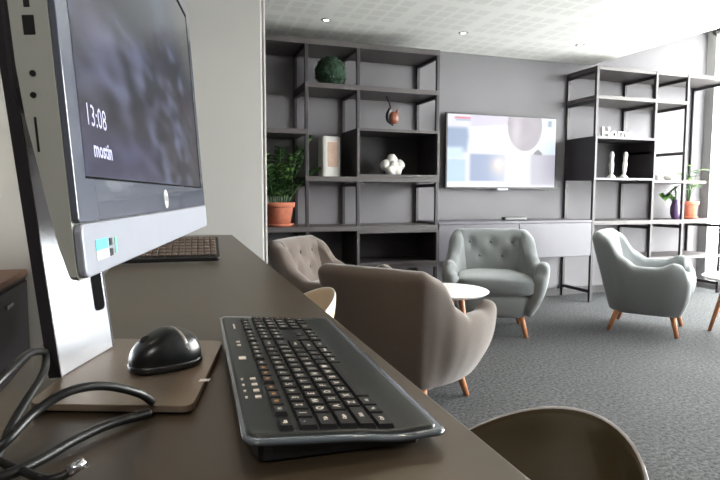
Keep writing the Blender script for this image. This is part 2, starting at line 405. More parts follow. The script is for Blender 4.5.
def picture(name, w, h, nu, nv, fn, mm, T, parent):
    bm = NB(); lay = bm.verts.layers.float_color.new('picture'); G = []
    for j in range(nv+1):
        row = []
        for i in range(nu+1):
            v = bm.verts.new(T @ Vector((w*i/nu, h*j/nv, 0))); v[lay] = lin([max(0, min(255, k)) for k in fn(i/nu, 1-j/nv)])+(1,); row.append(v)
        G.append(row)
    for j in range(nv):
        for i in range(nu): bm.faces.new((G[j][i], G[j][i+1], G[j+1][i+1], G[j+1][i]))
    return obj(name, bm, mm, parent)
TV = thing('television', 'wall-mounted flat television showing a pale washed-out broadcast', 'television', (3.115, 4.855, 1.47))
bm = NB(); box(bm, -.626, .626, -.075, -.045, -.358, .358); obj('screen_bezel', bm, M['steel'], TV, bevel=.004)
bm = NB(); box(bm, -.50, .50, -.045, -.02, -.27, .25); obj('rear_housing', bm, M['black'], TV, bevel=.01)
bm = NB(); box(bm, -.2, .2, -.02, .004, -.2, .2); obj('wall_bracket', bm, M['steel'], TV)
TT = Matrix.Translation((-.610, -.0765, -.340)) @ Matrix.Rotation(PI/2, 4, 'X')
picture('display', 1.22, .684, 150, 84, tv_pic, screen_mat('tv_picture', .85, .4), TT, TV)
bm = NB(); box(bm, -.06, .06, -.082, -.07, -.374, -.352); obj('logo_bar', bm, M['chin'], TV, bevel=.003)

# ------------------------------------------------------------------ things on the shelves
def leafmesh(bm, base, d, L, w, up=Vector((0, 0, 1)), mi=0, curl=.15):
    d = Vector(d).normalized(); s = d.cross(up)
    if s.length < .05: s = Vector((1, 0, 0))
    s.normalize(); n = s.cross(d).normalized(); base = Vector(base)
    P = [(0, 0), (.25, .38), (.5, .5), (.78, .32), (1, 0)]
    mid = [bm.verts.new(base+d*L*a-n*(curl*L*a*a)-n*.0) for a, _ in P]
    for sg in (-1, 1):
        ed = [bm.verts.new(base+d*L*a+s*(sg*w*b)+n*(.12*w)-n*(curl*L*a*a)) for a, b in P[1:-1]]
        fl = [mid[0], ed[0], mid[1]]; bm.faces.new(fl if sg > 0 else fl[::-1]).material_index = mi
        for k in range(2):
            fl = [mid[k+1], ed[k], ed[k+1], mid[k+2]]; bm.faces.new(fl if sg > 0 else fl[::-1]).material_index = mi
        fl = [mid[3], ed[2], mid[4]]; bm.faces.new(fl if sg > 0 else fl[::-1]).material_index = mi
# moss ball
t = thing('moss_ball', 'dark green mossy ball on the second shelf of the left shelving', 'decoration', (1.31, 4.60, 1.945))
bm = NB(); bmesh.ops.create_icosphere(bm, subdivisions=5, radius=.128)
for v in bm.verts:
    k = 1+.05*mnoise.noise(v.co*28)+.05*mnoise.noise(v.co*60); v.co = v.co*k; v.co.z += .122
obj('moss_body', bm, M['moss'], t, True)
bm = NB()
for i in range(260):
    a = random.uniform(0, 2*PI); c_ = random.uniform(-.75, 1); s_ = math.sqrt(1-c_*c_); n = Vector((s_*math.cos(a), s_*math.sin(a), c_))
    leafmesh(bm, Vector((0, 0, .122))+n*.12, n+Vector((random.uniform(-.8, .8), random.uniform(-.8, .8), random.uniform(-.8, .8))), .028, .012, mi=0 if i % 7 else 1)
obj('leaf_tufts', bm, [M['moss'], M['mossl']], t)
# white lantern with peach picture
t = thing('picture_lantern', 'tall white box lantern with a peach picture on the left shelving', 'lantern', (1.298, 4.60, 1.20), .15)
bm = NB(); prism(bm, rrect(-.082, .082, -.06, .06, .02), 0, .33); obj('body', bm, M['white'], t, bevel=.004)
bm = NB(); prism(bm, rrect(-.074, .074, -.052, .052, .02), .33, .338); obj('top_cap', bm, M['ceramic'], t, bevel=.002)
bm = NB(); box(bm, -.04, .052, -.064, -.059, .085, .29); obj('picture_panel', bm, M['peach'], t, bevel=.004)
bm = NB()
for k in range(5): cone(bm, (-.078+.006*k, -.061, .01), (-.078+.006*k, -.061, .325), .002, .002, 6)
obj('ribbing', bm, M['ceramic'], t)
# white knot sculpture
t = thing('knot_sculpture', 'white lobed ceramic sculpture inside the box compartment of the left shelving', 'sculpture', (1.875, 4.60, 1.2225))
bm = NB()
for (x, y, z, r) in ((-.065, 0, .085, .048), (.0, .01, .135, .05), (.066, 0, .09, .05), (-.03, -.03, .045, .045), (.04, -.02, .042, .042), (.0, -.03, .085, .04)):
    pillow(bm, (x, y, z), (r, r*.9, r*1.02), 1, 1, 18, 12, fn=lambda p: p*(1+.16*mnoise.noise(p*30+Vector((x*9, 0, z*9)))))
obj('lobes', bm, M['ceramic'], t, True)
bm = NB(); pillow(bm, (0, 0, .012), (.06, .04, .012), .6, .8, 20, 8); obj('foot', bm, M['ceramic'], t, True)
# hanging ornament
t = thing('hanging_ornament', 'small glossy brown eared ornament hanging below a left shelf', 'ornament', (1.862, 4.60, 1.905))
bm = NB(); tube(bm, [(-.045, 0, 0), (-.03, 0, -.035), (-.012, 0, -.075), (-.004, 0, -.11)], .008, 8); obj('strap', bm, M['black'], t, True)
bm = NB(); pillow(bm, (.02, 0, -.185), (.048, .035, .055), .9, .9, 22, 14); obj('body', bm, M['ornament'], t, True)
bm = NB(); cone(bm, (-.012, 0, -.15), (-.028, 0, -.095), .018, .003, 10); cone(bm, (.048, 0, -.15), (.062, 0, -.10), .018, .003, 10); obj('ears', bm, M['ornament'], t, True)
bm = NB(); tube(bm, [(-.004, 0, -.10), (-.032, .0, -.15), (-.03, 0, -.21), (.02, 0, -.25)], lambda s: .006+.012*math.sin(PI*min(1, s+.1)), 8); obj('curved_leaf', bm, M['black'], t, True)
# left pot plant
def pot(t, r, h, m='terra', saucer=True):
    bm = NB(); z0 = .018 if saucer else 0
    lathe(bm, [(r*.72, z0), (r*.9, z0+h*.75), (r*.92, z0+h*.78), (r*1.0, z0+h*.78), (r*1.03, z0+h), (r*.94, z0+h), (r*.9, z0+h*.86)]); obj('pot', bm, M[m], t, True)
    if saucer:
        bm = NB(); lathe(bm, [(r*.75, 0), (r*.98, .022), (r*.93, .024), (r*.8, .01)]); obj('saucer', bm, M[m], t, True)
    bm = NB(); lathe(bm, [(r*.9, z0+h*.84), (r*.5, z0+h*.88), (.005, z0+h*.88)]); obj('soil', bm, M['soil'], t, True)
    return z0+h*.88
t = thing('potted_plant', 'bushy dark green plant in a terracotta pot on the left shelving', 'plant', (.86, 4.60, .79))
z = pot(t, .135, .18)
bs = NB(); bl = NB()
for k in range(17):
    a = 2*PI*k/17+random.uniform(-.2, .2); r = random.uniform(.03, .08); ht = random.uniform(.30, .47); sp = random.uniform(.06, .17)
    if k == 0: a, ht, sp = .0, .55, .20
    if k == 1: a, ht, sp = -.05, .30, .30
    p0 = Vector((r*math.cos(a), r*math.sin(a)*.7, z-.01)); p3 = Vector((p0.x+sp*math.cos(a), p0.y+sp*math.sin(a)*.6, z+ht))
    p1 = p0.lerp(p3, .4)+Vector((0, 0, .04)); p2 = p0.lerp(p3, .75)+Vector((0, 0, .03))
    tube(bs, [p0, p1, p2, p3], .006, 6, 5)
    for q in range(13):
        s_ = .15+.85*q/12; c0 = p0.lerp(p3, s_)+Vector((0, 0, .05*math.sin(PI*s_)))
        for sg in (-1, 1):
            dr = Vector((math.cos(a+sg*1.3+random.uniform(-.3, .3)), math.sin(a+sg*1.3), random.uniform(.2, .8)))
            leafmesh(bl, c0, dr, .08*(1.1-.3*s_), .046, mi=1 if random.random() < .22 else 0)
obj('stem', bs, M['leaf'], t, True); obj('foliage', bl, [M['leaf'], M['leaf2']], t)
# right pot plant
t = thing('potted_plant', 'small leafy plant in a terracotta pot at the window end of the right shelving', 'plant', (5.33, 4.60, .80))
z = pot(t, .105, .17)
bs = NB(); bl = NB()
for k in range(7):
    a = 2*PI*k/7+.3; sp = random.uniform(.03, .12); ht = random.uniform(.18, .40); p0 = Vector((0, 0, z-.01)); p3 = Vector((sp*math.cos(a)+.03, sp*math.sin(a)*.5, z+ht))
    tube(bs, [p0, p0.lerp(p3, .5)+Vector((-.01, 0, .02)), p3], .004, 6, 5)
    for q in range(3):
        leafmesh(bl, p0.lerp(p3, 1-.12*q), (math.cos(a+q*2.1), .4*math.sin(a+q*2.1), .25), .13, .06, curl=.3, mi=q % 2)
obj('stem', bs, M['leaf'], t, True); obj('foliage', bl, [M['leaf2'], M['leaf']], t)
# plum vase with trailing plant
t = thing('trailing_plant', 'small plum vase with drooping green leaves left of the terracotta pot', 'plant', (5.12, 4.57, .80))
bm = NB(); lathe(bm, [(.03, 0), (.05, .05), (.052, .12), (.035, .18), (.042, .21), (.032, .21), (.028, .18)]); obj('vase', bm, M['purple'], t, True)
bs = NB(); bl = NB()
for k in range(6):
    x = -.05-.032*k; pts = [(0, 0, .17), (x*.3, -.01*k, .32), (x*.8, -.01, .33-.02*k), (x, -.02, .24+.02*(k % 3))]
    tube(bs, pts, .0035, 6, 5); leafmesh(bl, pts[3], (-.6, -.3, -.4), .08, .05, mi=k % 2); leafmesh(bl, pts[2], (-.2, -.6, .2), .08, .05); leafmesh(bl, pts[1], (.5, -.3, .6), .07, .045)
obj('stem', bs, M['leaf'], t, True); obj('foliage', bl, [M['leaf'], M['leaf2']], t)
# glass bowls on upper right shelf
for i, (x, lab) in enumerate(((4.86, 'small pale bowl on the right shelving beside the box compartment'), (5.02, 'small pale bowl nearer the window on the right shelving'))):
    t = thing('small_bowl', lab, 'bowl', (x, 4.58, 1.205), 0, 'small pale bowls on the right shelving')
    bm = NB(); lathe(bm, [(.025, 0), (.055, .04), (.062, .075), (.057, .075), (.05, .04), (.02, .01)], n=24); obj('bowl_body', bm, M['ceramic'], t, True)
    bm = NB(); lathe(bm, [(.028, -.0), (.03, .006), (.026, .008)], n=24); obj('foot_ring', bm, M['cabinet'], t, True)
# Home letters
WT = thing('word_sign', 'white freestanding letters spelling Home on top of the right box compartment', 'letters', (4.29, 4.56, 1.62))
xs = -.19
for ch, sz in (('H', .155), ('o', .155), ('m', .155), ('e', .155)):
    me = text_mesh(ch, sz, .014, 'LEFT', .001); bm = NB(); bm.from_mesh(me)
    x0 = min(v.co.x for v in bm.verts); x1 = max(v.co.x for v in bm.verts); y0 = min(v.co.y for v in bm.verts)
    for v in bm.verts: v.co = Vector((v.co.x-x0+xs, -v.co.z, v.co.y-y0))
    xs += x1-x0+.016
    bpy.data.meshes.remove(me); obj('letter', bm, M['white'], WT)
# two figurines
def figurine(x, lab, tilt):
    t = thing('tall_figurine', lab, 'figurine', (x, 4.56, 1.2225), 0, 'white figurines in the right box compartment')
    bm = NB(); lathe(bm, [(.040, 0), (.042, .012), (.03, .025), (.016, .04)], n=20); obj('foot', bm, M['ceramic'], t, True)
    bm = NB(); lathe(bm, [(.014, .036), (.02, .08), (.024, .14), (.017, .18), (.02, .21), (.022, .235), (.014, .262), (.003, .27)], n=20)
    for v in bm.verts: v.co.x += tilt*v.co.z
    obj('body', bm, M['ceramic'], t, True)
figurine(4.24, 'slim white figurine in the right box compartment, left one of the pair', 0)
figurine(4.40, 'slim white figurine in the right box compartment, right one of the pair', .06)

# ------------------------------------------------------------------ armchairs
def table_lerp(tab, a):
    for i in range(len(tab)-1):
        if a <= tab[i+1][0]:
            t_ = (a-tab[i][0])/(tab[i+1][0]-tab[i][0]); t_ = t_*t_*(3-2*t_) if len(tab[i]) == 2 else t_
            return [tab[i][k]*(1-t_)+tab[i+1][k]*t_ for k in range(1, len(tab[i]))]
    return list(tab[-1][1:])
PLAN = [(0, 0, .36), (.2, .19, .357), (.33, .292, .338), (.39, .328, .285), (.46, .348, .20), (.56, .374, .08), (.7, .397, -.06), (.85, .397, -.2), (.95, .375, -.285), (1, .352, -.315)]
HT = [(0, .80), (.36, .797), (.43, .76), (.52, .60), (.60, .545), (.75, .545), (.88, .585), (.95, .57), (1, .50)]
BUT = [(-.17, .69), (0, .69), (.17, .69), (-.09, .575), (.09, .575)]
def smoothplan(a):
    acc = [0, 0]
    for d, w in ((-.04, 1), (-.02, 2), (0, 3), (.02, 2), (.04, 1)):
        q = a+d
        s_ = 1
        if q < 0: q = -q; s_ = -1
        if q > 1: q = 1
        p = table_lerp(PLAN, q); acc[0] += s_*p[0]*w; acc[1] += p[1]*w
    return acc[0]/9, acc[1]/9
def make_armchair(name, label, m, mseat, zs=1.0):
    t = thing(name, label, 'armchair')
    N = 84; st = []
    for i in range(N+1):
        s = -1+2*i/N; a = abs(s); sg = -1 if s < 0 else 1
        x, y = smoothplan(a); st.append((s, sg*x, y, table_lerp(HT, a)[0]))
    loops = []
    for i, (s, x, y, h) in enumerate(st):
        j0 = max(0, i-1); j1 = min(N, i+1)
        tx, ty = st[j1][1]-st[j0][1], st[j1][2]-st[j0][2]; L = math.hypot(tx, ty); n = Vector((-ty/L, tx/L, 0))    # points outward or inward
        if n.x*x+n.y*y < 0: n = -n
        a = abs(s); backness = max(0, min(1, (.52-a)/.14))
        thk = .10 + .015*backness
        B = Vector((x*.70, (y*.66 if y > 0 else y*.80), 0)); Tp = Vector((x, y+.02*backness, 0))
        def P(v):
            w = (v**1.0)*backness+(1-(1-v)**2.1)*(1-backness)
            q = B.lerp(Tp, w)
            return Vector((q.x, q.y, .15+(h-thk*.5-.15)*v))
        loop = []
        for k in range(11): loop.append(P(k/10))
        top = P(1)
        for k in range(1, 7):
            an = PI*k/7; loop.append(top-n*(thk/2)*(1-math.cos(an))+Vector((0, 0, thk/2*math.sin(an))))
        for k in range(16):
            v = 1-k/15*.92; q = P(v)-n*thk*(1 if v > .5 else (.6+.8*v)); loop.append(q)
        loops.append(loop)
    def cap(loop, nxt, sgn):
        c = sum(loop, Vector())/len(loop); d = (loop[8]-nxt[8]); d.z = 0; d.normalize(); out = []
        for mv, sc in ((.02, .93), (.036, .76), (.046, .45), (.05, .12)):
            out.append([c+(p-c)*sc+d*mv for p in loop])
        return out
    c0 = cap(loops[0], loops[1], -1); c1 = cap(loops[-1], loops[-2], 1)
    loops = c0[::-1]+loops+c1
    bm = NB(); V = [[bm.verts.new(p) for p in lp] for lp in loops]; n_ = len(V[0])
    for i in range(len(V)-1):
        for k in range(n_):
            j = (k+1) % n_; bm.faces.new((V[i][k], V[i+1][k], V[i+1][j], V[i][j]))
    bm.faces.new(V[0]); bm.faces.new(V[-1][::-1])
    for vv in V:
        for k in range(17, n_):
            p = vv[k].co
            if p.y > .1:
                dd = 0
                for bx_, bz in BUT: dd = max(dd, math.exp(-(((p.x-bx_)**2+(p.z-bz)**2)/.0011)))
                for q in range(len(BUT)):       # soft creases between buttons
                    pass
                p.y += .026*dd-.012
    for v in bm.verts: v.co.z *= zs
    obj('upholstered_shell', bm, m, t, True, subs=1)
    for bx_, bz in BUT:
        bm = NB(); yy = .36*(.66+.34*((bz-.19)/.56))-.094
        pillow(bm, (bx_, yy, bz*zs), (.012, .008, .012), 1, 1, 12, 8); obj('button', bm, mseat, t, True)
    bm = NB(); pillow(bm, (0, -.04, .39*zs), (.285, .30, .07), .45, .35, 44, 16, fn=lambda p: Vector((p.x*(1-.10*(p.y/.30)), p.y, p.z+.012*(1-(p.x/.28)**2)*(1 if p.z > 0 else 0)))); obj('seat_cushion', bm, mseat, t, True)
    bm = NB(); pillow(bm, (0, -.03, .24*zs), (.29, .285, .10), .35, .3, 40, 12, fn=lambda p: Vector((p.x*(.9+.1*p.z/.085), p.y*(.92+.08*p.z/.085), p.z))); obj('seat_base', bm, m, t, True)
    for sx in (-1, 1):
        for sy in (-1, 1):
            bm = NB(); cone(bm, (sx*.185, sy*.18-.02, .20*zs), (sx*.232, sy*.235-.01, 0), .024, .014, 20); obj('leg', bm, M['wood'], t, True)
    return t
def place(t, x, y, deg): t.location = (x, y, 0); t.rotation_euler = (0, 0, math.radians(deg)); return t
A = make_armchair('tufted_armchair', 'pale teal tufted armchair facing us in front of the grey cabinet', M['teal'], M['teal_seat'], .97); place(A, 2.39, 3.77, -28); A['group'] = 'tufted armchairs'
B_ = copy_tree(A); B_['label'] = 'pale teal tufted armchair seen from its side, near the bright window'; place(B_, 3.56, 3.42, 38)
C_ = make_armchair('tufted_armchair', 'taupe armchair with its back to us, right behind the desk edge', M['taupe'], M['taupe'], .905); place(C_, 1.13, 2.58, 126); C_['group'] = 'tufted armchairs'
D_ = copy_tree(C_); D_['label'] = 'taupe tufted armchair at the wall corner, partly hidden behind the desk'; place(D_, 1.06, 3.60, 50); D_.scale = (1.03, 1.03, 1.05)

# ------------------------------------------------------------------ coffee tables
def coffee(x, y, r, h, label, rot=0):
    t = thing('coffee_table', label, 'table', (x, y, 0), rot, 'round white coffee tables')
    bm = NB(); lathe(bm, [(r-.02, h-.022), (r, h-.008), (r, h-.003), (r-.004, h)], n=64); obj('table_top', bm, M['white'], t, True)
    for k in range(3):
        a = 2*PI*k/3
        bm = NB(); cone(bm, (r*.5*math.cos(a), r*.5*math.sin(a), h-.022), (r*.82*math.cos(a), r*.82*math.sin(a), 0), .020, .013, 16); obj('leg', bm, M['wood'], t, True)
    bm = NB(); lathe(bm, [(r*.6, h-.035), (r*.6, h-.022)], n=32); obj('underframe', bm, M['wood'], t)
coffee(1.66, 3.17, .275, .45, 'round white coffee table between the taupe and teal armchairs', .3)
coffee(4.07, 2.93, .33, .45, 'round white coffee table at the right edge by the window', math.radians(232))

# ------------------------------------------------------------------ desk
ZD = .82
D = thing('long_desk', 'long dark olive desk running away from us to the light wall', 'desk', (0, 0, 0))
bm = NB(); prism(bm, [(-.205, -.35), (.256, -.35), (.346, 3.296), (-.16, 3.296)], ZD-.03, ZD); obj('desk_top', bm, M['desk'], D, bevel=.002)
for yy in (-.2, 1.5, 3.1):
    bm = NB(); box(bm, -.15, .22, yy-.02, yy+.02, 0, ZD-.03); obj('panel_leg', bm, M['desk_edge'], D, bevel=.002)
bm = NB(); box(bm, -.15, -.13, -.18, 3.08, .45, ZD-.03); obj('modesty_panel', bm, M['desk_edge'], D)

# shell chairs tucked to the desk
def shell_chair(x, y, deg, m, label, zt=.70, rim=None, sc=1.0):
    t = thing('shell_chair', label, 'chair', (x, y, 0), math.radians(deg), 'moulded shell chairs at the desk')
    bm = NB(); NR, NH = 36, 12; th = .008
    def P(a, v, off):
        back = .5+.5*math.cos(a)                            # 1 at the back, 0 at the front
        hz = .47+(zt-.47)*(max(0, back)**1.15 if back > 0 else 0)
        z = .44+(hz-.44)*v**1.6
        rad = sc*((.10+.125*min(1, v*1.15)**.6)+.02*v)+off
        return Vector((rad*1.05*math.cos(a)-.02*(1-back), rad*1.1*math.sin(a), z - (.02*(1-v) if off < 0 else .02*(1-v)+.004)))
    A_ = [-PI+2*PI*i/NR for i in range(NR)]
    inn = [[bm.verts.new(P(a, v/NH, -th)) for a in A_] for v in range(NH+1)]
    out = [[bm.verts.new(P(a, v/NH, 0)) for a in A_] for v in range(NH+1)]
    for G, fl in ((inn, 0), (out, 1)):
        for v in range(NH):
            for i in range(NR):
                j = (i+1) % NR; bm.faces.new((G[v][i], G[v][j], G[v+1][j], G[v+1][i]))
        bm.faces.new(G[0])
    obj_faces = []
    for i in range(NR):
        j = (i+1) % NR; obj_faces.append(bm.faces.new((inn[NH][i], inn[NH][j], out[NH][j], out[NH][i])))
    for f in obj_faces: f.material_index = 1
    obj('seat_shell', bm, [m, rim or m], t, True, subs=1)
    for sx, sy in ((-1, -1), (-1, 1), (1, -1), (1, 1)):
        bm = NB(); cone(bm, (sx*.08, sy*.08, .43), (sx*.19, sy*.19, 0), .014, .010, 14); obj('leg', bm, M['wood'], t, True)
    bm = NB(); lathe(bm, [(.07, .40), (.11, .425)], n=24); obj('seat_mount', bm, M['steel'], t)
shell_chair(.415, .66, 0, M['brown'], 'glossy olive brown shell chair tucked at the near end of the desk', .72, M['brown_rim'], .80)
shell_chair(.34, 1.92, 0, M['cream'], 'cream shell chair tucked at the desk in front of the taupe armchairs', .72, M['white'], .85)

# ------------------------------------------------------------------ monitor
yaw, tl = math.radians(10.4), math.radians(3.83)
e = Vector((math.sin(yaw), math.cos(yaw), 0)); n0 = Vector((math.cos(yaw), -math.sin(yaw), 0))
up = Vector((0, 0, 1))*math.cos(tl)-n0*math.sin(tl); nn = n0*math.cos(tl)+Vector((0, 0, 1))*math.sin(tl)
TM = Matrix((e, up, nn)).transposed().to_4x4(); TM.translation = Vector((-.05, .36, .999))
MW, MH = .585, .345
MON = thing('desktop_monitor', 'large grey all-in-one computer screen on a silver stand at the left', 'computer', (-.10, .70, ZD))
MON_INV = Matrix.Translation((.10, -.70, -ZD))
TMl = MON_INV @ TM
# case: side profile swept along the width
prof = [(0, 0), (-.005, .001), (-.009, .02), (-.0125, .043), (-.016, .072), (-.019, .094), (-.021, .125), (-.022, .2), (-.022, MH), (0, MH)]
bm = NB(); L_ = []
for u in (0, .004, MW-.004, MW):
    ins = .003 if u in (0, MW) else 0
    L_.append([bm.verts.new(TMl @ Vector((u, min(MH-ins, max(ins, v)), min(-.001, w)-(.0 if ins else 0)))) for w, v in prof])
for i in range(3):
    for k in range(len(prof)):
        j = (k+1) % len(prof); bm.faces.new((L_[i][k], L_[i][j], L_[i+1][j], L_[i+1][k]))
bm.faces.new(L_[0]); bm.faces.new(L_[-1][::-1])
case = obj('case', bm, M['monside'], MON)
bm = NB(); prism(bm, rrect(.05, MW-.05, .10, MH-.01, .03), -.05, -.02, TMl); obj('rear_bulge', bm, M['darkcase'], MON, bevel=.012, seg=3)
bm = NB(); prism(bm, rrect(.001, MW-.001, .001, .0335, .006), -.001, .004, TMl); chin = obj('chin', bm, M['chin'], MON, bevel=.0015)
bm = NB(); prism(bm, rrect(.001, MW-.001, .034, MH-.001, .004), -.001, .003, TMl); bez = obj('bezel', bm, M['bezel'], MON, bevel=.0008)
bm = NB(); x0, x1, y0, y1 = .547, .5545, .062, .319
box(bm, .0205, x1, .0608, .0622, .0025, .0034, 0, TMl); box(bm, x0-.001, x1, y0, y1, .0025, .0034, 0, TMl); box(bm, .0205, x1, y1-.004, y1+.003, .0025, .0034, 0, TMl)
obj('display_gasket', bm, M['matteblack'], MON)
def mon_pic(u, v):
    n2 = value(u*5+3, v*7+u*2, 2); n3 = value(u*12-v*4, v*17, 5)
    c = mixc((86, 92, 104), (44, 48, 58), v*1.8)
    sh = math.exp(-((u-.42-.55*v)/.13)**2)*max(0, 1-v*1.6); c = mixc(c, (110, 128, 150), sh*.75)  # pale shaft: a reflection on the glass, painted into the display picture
    c = mixc(c, (112, 108, 98), inb(u, v, .78, 1.2, -.2, .32+(u-.85)*.5, .2)*.6)
    ridge = .46-.18*math.exp(-((u-.62)/.16)**2)+.05*n2+.03*n3
    k = (v-ridge)/.04
    rock = mixc((50, 52, 62), (104, 108, 134), .42+.8*n2+1.1*n3)
    rock = mixc(rock, (60, 56, 56), .6*max(0, value(u*5+7, v*4)*2+.2))
    rock = mixc(rock, (66, 62, 66), (u-.78)/.2)
    rock = mixc(rock, (150, 150, 190), .5*math.exp(-(((u-.10)/.09)**2+((v-.62)/.1)**2)))
    c = mixc(c, rock, k)
    c = mixc(c, (92, 90, 124), .5*inb(u, v, -.1, .4, .86, 1.2, .08))
    return c
TP = TMl @ Matrix.Translation((.0215, .0625, .00335))
dsp = picture('display', .5265, .2555, 150, 76, mon_pic, screen_mat('lock_screen_picture', .72, .22), TP, MON)
def flat_text(body, size, T, m, parent, name='lettering', align='CENTER', bold=0):
    me = text_mesh(body, size, 0, align, bold); bm = NB(); bm.from_mesh(me); bpy.data.meshes.remove(me)
    bmesh.ops.triangulate(bm, faces=bm.faces)
    for v in bm.verts: v.co = T @ v.co
    return obj(name, bm, m, parent)
Mscr = mat('screen_lettering', (150, 150, 175), .4, emit=(160, 160, 190), es=.5)
flat_text('13:08', .020, TMl @ Matrix.Translation((.052, .101, .0040)), Mscr, dsp, 'clock_digits')
flat_text('mostin', .015, TMl @ Matrix.Translation((.060, .080, .0040)), Mscr, dsp, 'date_lettering', bold=.0004)
# round maker's mark on the lower bezel
bm = NB(); prism(bm, [(.0095*math.cos(2*PI*i/32), .0095*math.sin(2*PI*i/32)) for i in range(32)], 0, .0006, TMl @ Matrix.Translation((.267, .0465, .003))); lg = obj('round_logo', bm, M['white'], bez)
flat_text('hp', .012, TMl @ Matrix.Translation((.267, .0475, .0038)) @ Matrix.Shear('XZ', 4, (0, 0)), M['bezel'], lg, 'logo_letters')
# stickers on the chin
def sticker(x0, x1, y0, y1, m): 
    bm = NB(); box(bm, x0, x1, y0, y1, .0038, .0044, 0, TMl); return obj('sticker', bm, m, chin)
sticker(.0225, .0475, .0095, .0155, M['white']); sticker(.0225, .0475, .0155, .0225, M['cyan'])
sticker(.0515, .0575, .0165, .0215, M['black']); sticker(.0515, .0575, .0095, .0145, M['black']); sticker(.0635, .0675, .0105, .0215, M['green_s'])
# ports on the near edge
def sideT(w, v): return TMl @ Matrix.Translation((0, v, w)) @ Matrix.Rotation(-PI/2, 4, 'Y')
for w, v in ((-.0125, .120), (-.0135, .108)):
    bm = NB(); c0_ = TMl @ Vector((.002, v, w)); c1_ = TMl @ Vector((-.0004, v, w)); cone(bm, c0_, c1_, .0017, .0017, 20); obj('audio_jack', bm, M['blackgloss'], case)
for w0, w1, v0, v1, nm in ((-.0148, -.0132, .076, .096, 'card_slot'), (-.0150, -.0085, .141, .152, 'usb_port'), (-.0135, -.010, .156, .161, 'usb_port')):
    bm = NB(); box(bm, -.0004, .004, v0, v1, w0, w1, 0, TMl); obj(nm, bm, M['blackgloss'], case, bevel=.0006)
# stand column, mount and foot plate
cy = math.radians(20); ce = Vector((math.sin(cy), math.cos(cy), 0)); cn = Vector((math.cos(cy), -math.sin(cy), 0)); ct = math.radians(6.4)
cup = Vector((0, 0, 1))*math.cos(ct)-cn*math.sin(ct); cnn = cn*math.cos(ct)+Vector((0, 0, 1))*math.sin(ct)
TCm = Matrix((ce, cup, cnn)).transposed().to_4x4(); TCm.translation = Vector((-.127, .735, .832)); TCl = MON_INV @ TCm
bm = NB(); box(bm, .002, .138, 0, .46, -.004, 0, 0, TCl); col = obj('stand_column', bm, M['silver'], MON)
bm = NB(); box(bm, 0, .002, 0, .462, -.014, .001, 0, TCl); box(bm, .138, .140, 0, .462, -.014, .001, 0, TCl); box(bm, .002, .138, 0, .462, -.014, -.004, 0, TCl); obj('column_edge', bm, M['darkcase'], col)
bm = NB(); prism(bm, rrect(.104, .130, .058, .20, .006), .0, .0012, TCl); obj('cable_slot', bm, M['matteblack'], col)
bm = NB(); prism(bm, rrect(.03, .11, .28, .36, .01), 0, .05, TCl); obj('screen_mount', bm, M['darkcase'], MON)
bm = NB()
T = Matrix.Translation((.10, -.70, 0))
pl = [(-.144, .655), (.006, .595), (.022, .600), (.072, .845), (.060, .862), (-.075, .92), (-.090, .915)]
def roundpoly(P, r=.012, n=5):
    out = []
    for i in range(len(P)):
        a = Vector(P[i-1]); b = Vector(P[i]); c = Vector(P[(i+1) % len(P)]); d0 = (a-b); d1 = (c-b); rr = min(r, d0.length*.45, d1.length*.45)
        p0 = b+d0.normalized()*rr; p2 = b+d1.normalized()*rr
        for k in range(n+1):
            t_ = k/n; q = p0*(1-t_)**2+b*2*t_*(1-t_)+p2*t_*t_; out.append((q.x, q.y))
    return out
prism(bm, roundpoly([(-.146, .655), (.019, .592), (.074, .850), (-.084, .918)], .016), .0035, .011, T)
foot = obj('foot_plate', bm, M['plate'], MON, bevel=.001)
bm = NB(); prism(bm, roundpoly([(-.140, .662), (.014, .602), (.068, .846), (-.080, .910)], .016), 0, .0036, T); obj('foot_pad', bm, M['black'], foot)
bm = NB(); box(bm, -.006, .006, -.0045, .0045, .011, .0114, 0, T @ Matrix.Translation((.036, .672, 0)) @ Matrix.Rotation(-.3, 4, 'Z')); obj('foot_sticker', bm, M['white'], foot)

# ------------------------------------------------------------------ mouse
MZ = ZD+.0115
t = thing('computer_mouse', 'black glossy computer mouse resting on the stand foot plate', 'mouse', (-.008, .742, MZ), math.radians(118))
def mshape(p):
    x = p.x*(1-.12*(p.y/.05)); z = p.z
    if z < 0: z *= .35
    z *= 1-.35*max(0, p.y/.052)-.12*max(0, -p.y/.052)
    return Vector((x, p.y, z+.009))
bm = NB(); pillow(bm, (0, 0, .0), (.031, .045, .042), .75, .8, 40, 22, fn=mshape)
obj('mouse_body', bm, M['blackgloss'], t, True)
bm = NB(); pillow(bm, (0, 0, .0), (.0316, .0465, .006), .4, .8, 40, 10, fn=lambda p: Vector((p.x*(1-.12*p.y/.05), p.y, p.z+.006))); obj('base_rim', bm, M['black'], t, True)
bm = NB(); pillow(bm, (0, .024, .0385), (.0038, .0085, .0060), 1, 1, 16, 10); obj('scroll_wheel', bm, M['cable'], t, True)
bm = NB(); rows = []
def mtop(x, y):
    xx = x; rho = (abs(xx/.031)**2.5+abs(y/.045)**2.5)**.4
    z = .042*max(0, 1-rho**(2/.75))**.375
    z *= 1-.35*max(0, y/.052)-.12*max(0, -y/.052)
    return Vector((xx*(1-.12*(y/.05)), y, z+.0094))
for k in range(21):
    x = -.0290+.058*k/20
    rows.append([bm.verts.new(mtop(x, -.006-.005*q/3-7*x*x)) for q in range(4)])
for k in range(20):
    for q in range(3): bm.faces.new((rows[k][q], rows[k][q+1], rows[k+1][q+1], rows[k+1][q]))
ext = bmesh.ops.extrude_face_region(bm, geom=list(bm.faces))
for g in ext['geom']:
    if isinstance(g, bmesh.types.BMVert): g.co.z -= .0012
obj('side_stripe', bm, M['mousegrey'], t, True)

